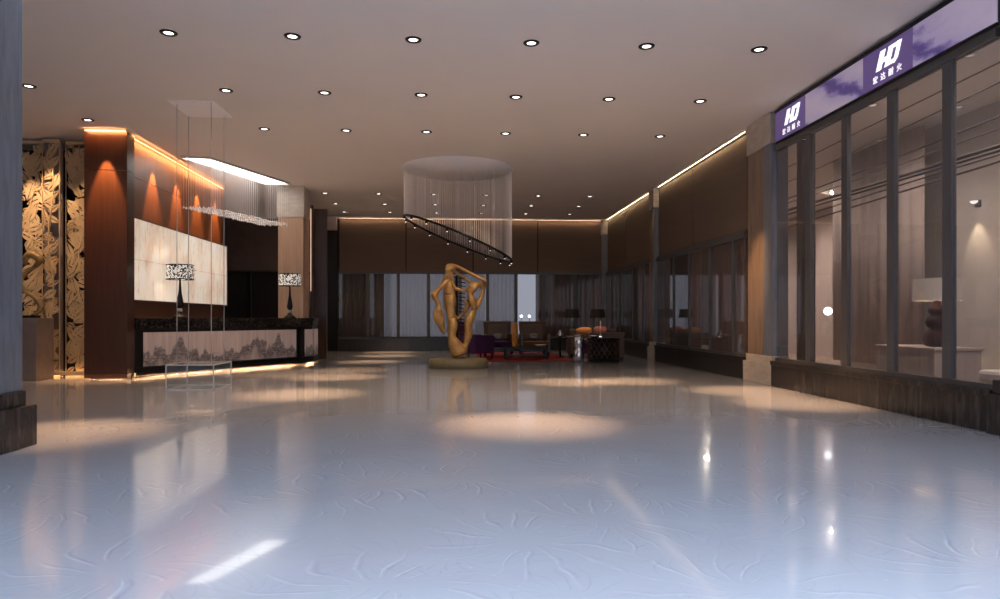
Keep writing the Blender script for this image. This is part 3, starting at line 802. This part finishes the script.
e7 = chain(5,[px(458,316,.1,.03),px(464,311,.08,.03),px(469,304,.04,.06),px(466,298,-.02,.05)])
e8 = chain(10,[px(456,271,.14,.025),px(466,277,.16,.025),px(474,283,.16,.03)])
skin('figure',N,Eg,'gold',st,loc=(-.0,0,0))
hp = MB()
hp.tube([((457.5-458.5)*K,.12,.45),((457-458.5)*K,.12,2.15)],.035,8)
for k in range(16):
    z = .75+k*.088
    hp.tube([((451-458.5)*K,.10,z+.05),((466-458.5)*K,.16,z)],.012,6)
hp.build('strings','black',st)

# ------------------------------------------------------------------ lounge
tag(MB().box(-1.42,1.10,-2.2,2.2,0,.018).build('rug','red',loc=(2.15,20.1,0),bevel=.004),'deep red rug under the dark armchairs','rug')
def armchair(label, seatm, padm, shell, w=.88):
    o = thing('armchair', label, 'chair', group=None)
    h = w/2
    # curved shell: back and arms in one, thick outline
    q = MB(); pts = []
    out = [(-h,-.38),(-h,.20),(-h*.85,.36),(-h*.5,.42),(h*.5,.42),(h*.85,.36),(h,.20),(h,-.38)]
    inn = [(h-.09,-.38),(h-.09,.16),(h*.78,.27),(h*.45,.33),(-h*.45,.33),(-h*.78,.27),(-h+.09,.16),(-h+.09,-.38)]
    q.prism(out+inn,.16,.66).build('arm_shell',shell,o,bevel=.015)
    MB().extr([(-h+.05,.30,.60),(h-.05,.30,.60),(h-.02,.40,1.02),(-h+.02,.40,1.02)],(0,.08,.02)).build('backrest',shell,o,bevel=.02)
    MB().extr([(-h+.15,.262,.50),(h-.15,.262,.50),(h-.15,.35,.94),(-h+.15,.35,.94)],(0,.05,.0)).build('back_cushion',padm,o,bevel=.02)
    MB().box(-h+.09,h-.09,-.40,.28,.30,.46).build('seat',seatm,o,bevel=.03)
    MB().box(-h+.05,h-.05,-.36,.36,.16,.30).build('seat_frame',shell,o,bevel=.01)
    for x in (-h+.06,h-.06):
        for y in (-.33,.36): MB().lathe([(.018,0),(.028,.16)],(x,y,0),10).build('leg','black',o)
    return o
a = armchair('dark armchair with purple seat left of the amber vase','purple','brownpad','darkwood'); a.location = (1.32,19.9,.018); a['group'] = 'dark armchairs on the red rug'
a = armchair('dark armchair with amber seat right of the amber vase','amberseat','brownpad','darkwood'); a.location = (2.38,19.9,.018); a['group'] = 'dark armchairs on the red rug'
a = armchair('purple armchair seen from the side behind the statue','purple','purple','purple',.95); a.location = (.62,18.95,.0+.018); a.rotation_euler = (0,0,PI/2+.35)
def cushion(c, s, m, label, rz=0, tilt=0):
    o = MB().blob((0,0,0),s,16,10,.62).build('cushion', m, loc=c, rot=(tilt,0,rz)); return tag(o, label, 'cushion')
cushion((1.32,19.97,.60),(.15,.08,.09),'dullsilver','small silvery cushion on the purple-seated dark armchair',0,-.2)
cushion((2.38,19.97,.60),(.15,.08,.09),'dullsilver','small silvery cushion on the amber-seated dark armchair',0,-.2)
ct = thing('coffee_table','low black coffee table on the red rug before the dark armchairs','table',(2.0,18.75,.018))
MB().box(-.60,.60,-.30,.30,.28,.33).build('tabletop','black',ct,bevel=.006)
MB().box(-.52,.52,-.24,.24,.10,.13).build('shelf','darkwood',ct,bevel=.004)
for x in (-.55,.55):
    for y in (-.25,.25): MB().box(x-.03,x+.03,y-.03,y+.03,0,.28).build('leg','black',ct)
tag(MB().lathe([(.07,0),(.085,.02),(.09,.3),(.088,.62),(.07,.66),(.065,.67)],n=20).build('vase','amber',loc=(1.72,18.82,.348)),'tall amber cylinder vase on the low black table','vase')
tag(MB().lathe([(.05,0),(.13,.03),(.17,.06),(.165,.065),(.12,.035)],n=24).build('dish','pale',loc=(2.42,18.66,.348)),'shallow pale dish on the low black table','dish')
# side table with silver vessel
s_ = thing('side_table','small dark side table carrying a silver vessel','table',(3.09,19.5,.018))
MB().lathe([(.24,.52),(.25,.53),(.25,.55),(.24,.56)],n=28).build('tabletop','black',s_)
MB().lathe([(.03,.03),(.025,.52)],n=12).build('pole','black',s_); MB().lathe([(.16,0),(.16,.015),(.04,.03)],n=24).build('base','black',s_)
tag(MB().lathe([(.05,0),(.08,.05),(.07,.13),(.04,.17),(.055,.21),(.05,.21)],n=20).build('vessel','silver',loc=(3.09,19.5,.578)),'small silver vessel on the dark side table','vessel')
# garden stool
sg = thing('drum_stool','tall silver patterned drum stool beside the dark drum table','stool',(3.30,17.70,0))
MB().lathe([(.10,0),(.13,.06),(.145,.18),(.13,.28),(.11,.34),(.13,.42),(.145,.52),(.13,.62),(.10,.68)],n=24).build('body','silver',sg)
MB().lathe([(.11,.68),(.14,.69),(.14,.71),(.11,.72)],n=24).build('seat','silver',sg)
# drum table
dt = thing('drum_table','dark lattice drum table topped with candle and glasses','table',(3.97,17.72,0))
MB().lathe([(.42,.58),(.44,.59),(.44,.62),(.42,.63)],n=36).build('tabletop','black',dt)
lat = MB()
for k in range(18):
    a0 = 2*PI*k/18
    for sgn in (1,-1):
        lat.tube([(.40*math.cos(a0+sgn*.9*t),.40*math.sin(a0+sgn*.9*t),.03+.55*t) for t in [i/8 for i in range(9)]],.011,6)
lat.build('lattice','darkwood',dt)
MB().lathe([(.41,0),(.42,.01),(.42,.035),(.41,.04)],n=36).build('base','black',dt)
MB().lathe([(.33,.04),(.33,.575)],n=30).build('drum','black',dt)
cd = thing('candle','slim lit candle on the dark drum table','candle',(3.86,17.62,.63))
MB().lathe([(.04,0),(.045,.01),(.02,.03),(.02,.05)],n=16).build('holder','silver',cd)
MB().lathe([(.017,.05),(.016,.45)],n=12).build('wax','wax',cd)
MB().blob((0,0,.02),(.035,.035,.03),10,7).build('glow_cup','smallbulb',cd)
for i,(x,y,lab) in enumerate(((4.13,17.6,'clear stem glass at right of the candle'),(4.20,17.82,'clear stem glass farther right behind the candle'))):
    o = MB().lathe([(.04,0),(.005,.01),(.005,.11),(.04,.16),(.045,.26),(.042,.26)],n=16).build('wine_glass','silver' if False else 'clear',loc=(x,y,.63))
    tag(o,lab,'glass','stem glasses on the drum table')
tag(MB().lathe([(.06,0),(.12,.03),(.14,.07),(.13,.07)],n=20).build('bowl','silver',loc=(3.70,17.6,.63)),'small silver bowl left of the candle','bowl')
cb = thing('console_table','brown console cabinet behind the drum table','cabinet',(4.30,18.7,0))
MB().box(-.52,.42,-.18,.18,.06,.70).build('body','console',cb,bevel=.006); MB().box(-.55,.45,-.20,.20,.70,.74).build('worktop','console',cb,bevel=.005)
for x in (-.20,.22): MB().box(x-.19,x+.19,-.195,-.18,.10,.66).build('door','console',cb,bevel=.004)
MB().box(-.50,.40,-.16,.16,0,.06).build('kickboard','black',cb)
sf = thing('sofa','dark low sofa under the orange and pink cushions','sofa',(4.12,19.75,0))
MB().box(-.65,.75,-.38,.30,.12,.40).build('seat_base','purple',sf,bevel=.02); MB().box(-.63,.73,-.38,.22,.40,.54).build('seat','brownpad',sf,bevel=.04)
MB().box(-.65,.75,.24,.42,.12,.82).build('backrest','brownpad',sf,bevel=.04)
for x in (-.70,.70): MB().box(x-.07+.02,x+.07+.02,-.38,.40,.10,.62).build('armrest','brownpad',sf,bevel=.03)
for x in (-.6,.7):
    for y in (-.3,.34): MB().box(x-.03,x+.03,y-.03,y+.03,0,.12).build('leg','black',sf)
cushion((3.83,19.72,.76),(.23,.13,.11),'orangecloth','glossy orange cushion on the dark sofa',.1,-.3)
cushion((4.32,19.76,.78),(.20,.11,.12),'pinkcloth','dusty pink cushion on the dark sofa',-.1,-.3)
def black_lamp(label, loc):
    o = thing('floor_lamp', label, 'lamp', loc, group='black-shaded lamps behind the sofa')
    MB().lathe([(.14,0),(.14,.02),(.02,.04),(.013,.06)],n=20).build('base','black',o); MB().lathe([(.013,.05),(.013,1.18)],n=10).build('pole','silver',o)
    MB().lathe([(.24,1.16),(.20,1.42)],n=28,cap=False).build('lamp_shade','darkshade',o); MB().lathe([(.238,1.16),(.232,1.17)],n=28,cap=False).build('shade_rim','black',o)
    return o
bl = black_lamp('slim lamp with black shade behind the orange cushion',(3.66,20.75,0))
dup(bl,(4.40,20.5,.0),0,'slim lamp with black shade behind the pink cushion')
light('pillar_beam','SPOT',(4.0,10.78,CEIL-.05),(1,.55,.25),900,(5.4,11.9,1.7),spot_size=math.radians(22),spot_blend=1,shadow_soft_size=.03)
light('sofa_glow','SPOT',(3.95,19.45,CEIL-.05),(1,.62,.36),420,(4.05,19.4,.7),spot_size=math.radians(26),spot_blend=.8,shadow_soft_size=.03)
light('statue_beam','SPOT',(1.0,12.92,CEIL-.05),(1,.68,.36),420,(.2,15.9,1.4),spot_size=math.radians(30),spot_blend=.8,shadow_soft_size=.03)

# ------------------------------------------------------------------ sign over the tall window bay
sg = thing('shop_sign','long violet illuminated sign with HD emblem above the tall windows','sign',(5.40,8.7,4.14))
XF = 5.39
q = MB(); q.box(5.40,5.55,6.40,11.04,4.09,4.57); q.build('sign_box','frame',sg,loc=(-5.40,-8.7,-4.14))
q = MB(); q.box(5.375,5.41,6.40,11.04,4.57,4.62); q.box(5.385,5.41,6.40,11.04,4.06,4.09); q.build('sign_rim','black',sg,loc=(-5.40,-8.7,-4.14))
def cell(y0,y1,m,name):
    return MB().box(5.385,5.40,y0,y1,4.09,4.57).build(name,m,sg,loc=(-5.40,-8.7,-4.14))
cell(8.60,10.07,'swirl','picture_panel'); cell(6.40,7.63,'swirl','picture_panel')
def logo(panel, yc):     # faces -X ; reading direction runs toward -Y
    W = lambda u, v: (5.383, yc-.02-u*1.12, v)
    def poly(pts, z0=0):
        MBl.extr([W(u,v) for u,v in pts],(-.006,0,0))
    MBl = MB()
    z0, z1 = 4.28, 4.51; sl = .085
    sh = lambda u, v: (u+sl*(v-z0)/(z1-z0), v)
    def quad(u0,u1,v0,v1): poly([sh(u0,v0),sh(u1,v0),sh(u1,v1),sh(u0,v1)])
    quad(-.215,-.125,z0,z1)                    # left stem of H
    quad(-.125,-.065,4.355,4.41)              # crossbar
    quad(-.065,.02,z0,z1)                      # shared stem
    quad(.02,.115,z1-.05,z1); quad(.02,.115,z0,z0+.05)
    poly([sh(.115,z0),sh(.15,z0+.04),sh(.15,z1-.0),sh(.085,z1),sh(.085,z0)])
    MBl.build('emblem','signwhite',panel,loc=(0,0,0))
    for i, chx in enumerate('宏达耐火'):
        cu = bpy.data.curves.new('character','FONT'); cu.body = chx; cu.size = .098; cu.align_x = 'CENTER'; cu.extrude = .002; cu.offset = .0008
        tm = bpy.data.objects.new('character', cu); C.objects.link(tm)
        dg = bpy.context.evaluated_depsgraph_get(); me = bpy.data.meshes.new_from_object(tm.evaluated_get(dg))
        bpy.data.objects.remove(tm)
        me.materials.clear(); me.materials.append(M['signwhite'])
        tm = bpy.data.objects.new('character', me); C.objects.link(tm); tm.parent = panel
        tm.matrix_local = Matrix.Translation((5.381, yc+.235-.155*i, 4.15)) @ Matrix(((0,0,-1,0),(-1,0,0,0),(0,1,0,0),(0,0,0,1)))
    return
for y0,y1,yc in ((10.07,11.04,10.50),(7.63,8.60,8.10)):
    p_ = cell(y0,y1,'violet','logo_panel'); logo(p_, yc)

# ------------------------------------------------------------------ side gallery contents
gl = thing('table_lamp','gourd-shaped burgundy lamp with white shade behind the glass','lamp',(7.03,9.44,.73))
MB().lathe([(.08,0),(.15,.02),(.19,.09),(.19,.15),(.14,.23),(.09,.26),(.13,.30),(.15,.36),(.12,.43),(.07,.46),(.10,.49),(.115,.535),(.09,.585),(.05,.61),(.05,.66),(.03,.67)],n=28).build('body','burgundy',gl)
MB().lathe([(.015,.66),(.015,.95)],n=8).build('stem','silver',gl)
MB().lathe([(.31,.67),(.30,.99)],n=36,cap=False).build('lamp_shade','shade',gl)
MB().blob((0,0,.82),(.05,.05,.07),10,8).build('bulb','smallbulb',gl)
light('lamp_bulb','POINT',(7.03,9.44,1.60),(1,.70,.34),50,shadow_soft_size=.05)
cb = thing('sideboard','pale sideboard under the gourd lamp behind the glass','cabinet',(7.05,9.6,0))
MB().box(-.35,.35,-.55,.75,.08,.69).build('body','beige',cb,bevel=.008); MB().box(-.37,.37,-.57,.77,.69,.73).build('worktop','beige',cb,bevel=.006)
MB().box(-.33,.33,-.5,.7,0,.08).build('kickboard','black',cb)
be = thing('daybed','pale cushioned daybed behind the near glass bay','bed',(7.1,7.3,0))
MB().box(-.5,.5,-1.0,.9,.0,.34).build('bed_base','beige',be,bevel=.01); MB().box(-.48,.48,-.98,.88,.34,.50).build('mattress','pale',be,bevel=.05)
gb = thing('globe_light','small white globe light on a slim stand behind the glass','light',(6.6,11.57,0))
MB().blob((0,0,1.27),(.07,.07,.07)).build('globe','globe',gb)
MB().lathe([(.10,0),(.10,.012),(.005,.02),(.005,1.21)],n=12).build('stand','beige',gb)
def sconce(loc, label):
    o = thing('wall_light', label, 'light', loc)
    MB().box(.0,.03,-.05,.05,-.05,.05).build('backplate','frame',o)
    MB().lathe([(.03,0),(.05,.02),(.055,.035),(.055,.04)],(-.05,0,0),16).build('shade','smallbulb',o)
sconce((8.22,10.15,2.95),'small shell wall light high behind the near glass')
light('sconce_beam','SPOT',(8.05,10.15,2.93),(1,.78,.5),45,(8.25,10.15,1.9),spot_size=math.radians(50),spot_blend=.6,shadow_soft_size=.02)
gp = None
for x,y,lab in ((9.95,17.15,'added gallery lamp for a floor glint, nearer the sign bay'),(10.1,26.47,'added gallery lamp for a floor glint, farthest down the gallery')):
    o = thing('glint_lamp', lab, 'light', (x,y,4.45), group='added lamps for floor glints')  # lamps added so that their reflections make the glints on the floor
    MB().lathe([(.09,0),(.10,-.012),(.13,-.012),(.135,0)],n=24,cap=False).build('trim_ring','black',o)
    MB().blob((0,0,-.01),(.085,.085,.05),14,8).build('lens','hot',o)
for x,y,e in ((6.4,5.6,190),(6.4,8.0,210),(6.4,10.5,210),(7.0,13.6,120),(7.2,16.0,260),(7.2,20.5,260),(9.6,16.0,300),(9.6,19.5,420),(9.6,23,350)):  # fill spots without fittings, added to lift the gallery
    light('gallery_fill','SPOT',(x,y,4.40),(1,.80,.66),e*2.0,(x+.25,y,0),spot_size=math.radians(165),spot_blend=1,shadow_soft_size=.5)
# cables behind the glass, standing in for outdoor wires reflected in it
for i,(z,sag,r,lab) in enumerate(((3.98,.18,.008,'topmost thin cable'),(3.80,.22,.007,'second thin cable from top'),(3.42,.10,.012,'third cable from top'),(3.34,.12,.008,'thin cable just below the third'),
        (3.12,.05,.022,'thick upper cable of the low bundle'),(3.05,.06,.016,'second cable of the low bundle'),(3.00,.10,.010,'thin third cable of the low bundle'),(2.92,.08,.014,'lowest cable of the bundle'))):
    pts = [(5.94+.03*i, 3.7+k*.95, z-sag*(1-((k-13)/13)**2)+.04*math.sin(k*.35+i)) for k in range(27)]
    tag(MB().tube(pts,r,6).build('cable','cable'), lab+' standing in for a wire reflected in the sign bay glass', 'cable', 'cables for wires reflected in the window bay')

# outdoor lamps seen through the bare back window
for x,lab in ((2.62,'left of two small white lamps outside the bare back window'),(2.93,'right of two small white lamps outside the bare back window')):
    o = thing('outdoor_lamp', lab, 'light', (x,26.0,0), group='lamps outside the back window')
    MB().blob((0,0,1.22),(.05,.05,.05),12,8).build('globe','globe',o); MB().lathe([(.07,0),(.07,.02),(.012,.04),(.012,1.17)],n=10).build('post','frame',o)
S(MB().box(-14,8,24.8,40,-.22,-.02).build('ground','pedestal'),'dim paving outside the back windows','ground')

# ------------------------------------------------------------------ sky: dusk blue, brighter behind the viewer (open entrance side)
w = bpy.data.worlds.new('dusk'); sc.world = w; w.use_nodes = True
t = w.node_tree; t.nodes.clear()
o = t.nodes.new('ShaderNodeOutputWorld'); b = t.nodes.new('ShaderNodeBackground')
tc = t.nodes.new('ShaderNodeTexCoord'); sp = t.nodes.new('ShaderNodeSeparateXYZ'); r = t.nodes.new('ShaderNodeValToRGB')
t.links.new(tc.outputs['Generated'], sp.inputs[0])
mr = t.nodes.new('ShaderNodeMapRange'); mr.inputs[1].default_value = -1; mr.inputs[2].default_value = 1
t.links.new(sp.outputs['Y'], mr.inputs[0]); t.links.new(mr.outputs[0], r.inputs['Fac'])
e = r.color_ramp.elements
e[0].position = 0; e[0].color = (1,1,1,1); e[1].position = .75; e[1].color = (.60,.60,.60,1)
mul = t.nodes.new('ShaderNodeMix'); mul.data_type = 'RGBA'; mul.blend_type = 'MULTIPLY'; mul.inputs[0].default_value = 1
mul.inputs[7].default_value = (.83,.87,1.0,1); t.links.new(r.outputs[0], mul.inputs[6])
t.links.new(mul.outputs[2], b.inputs['Color']); b.inputs['Strength'].default_value = .95
t.links.new(b.outputs[0], o.inputs['Surface'])

# ------------------------------------------------------------------ camera
cam = bpy.data.cameras.new('camera'); co = bpy.data.objects.new('camera', cam); C.objects.link(co)
cam.sensor_width = 36; cam.lens = 680/1000*36; cam.shift_y = .0185
co.location = (0,0,1.15); co.rotation_euler = (PI/2,0,-math.atan(47/680))
cam.clip_end = 200
sc.camera = co
sc.view_settings.view_transform = 'Standard'; sc.view_settings.look = 'None'
sc.view_settings.exposure = 0; sc.view_settings.gamma = 1; sc.view_settings.use_curve_mapping = False
sc.cycles.max_bounces = 8; sc.cycles.transparent_max_bounces = 24
sc.cycles.caustics_reflective = False; sc.cycles.caustics_refractive = False
sc.cycles.sample_clamp_indirect = 40
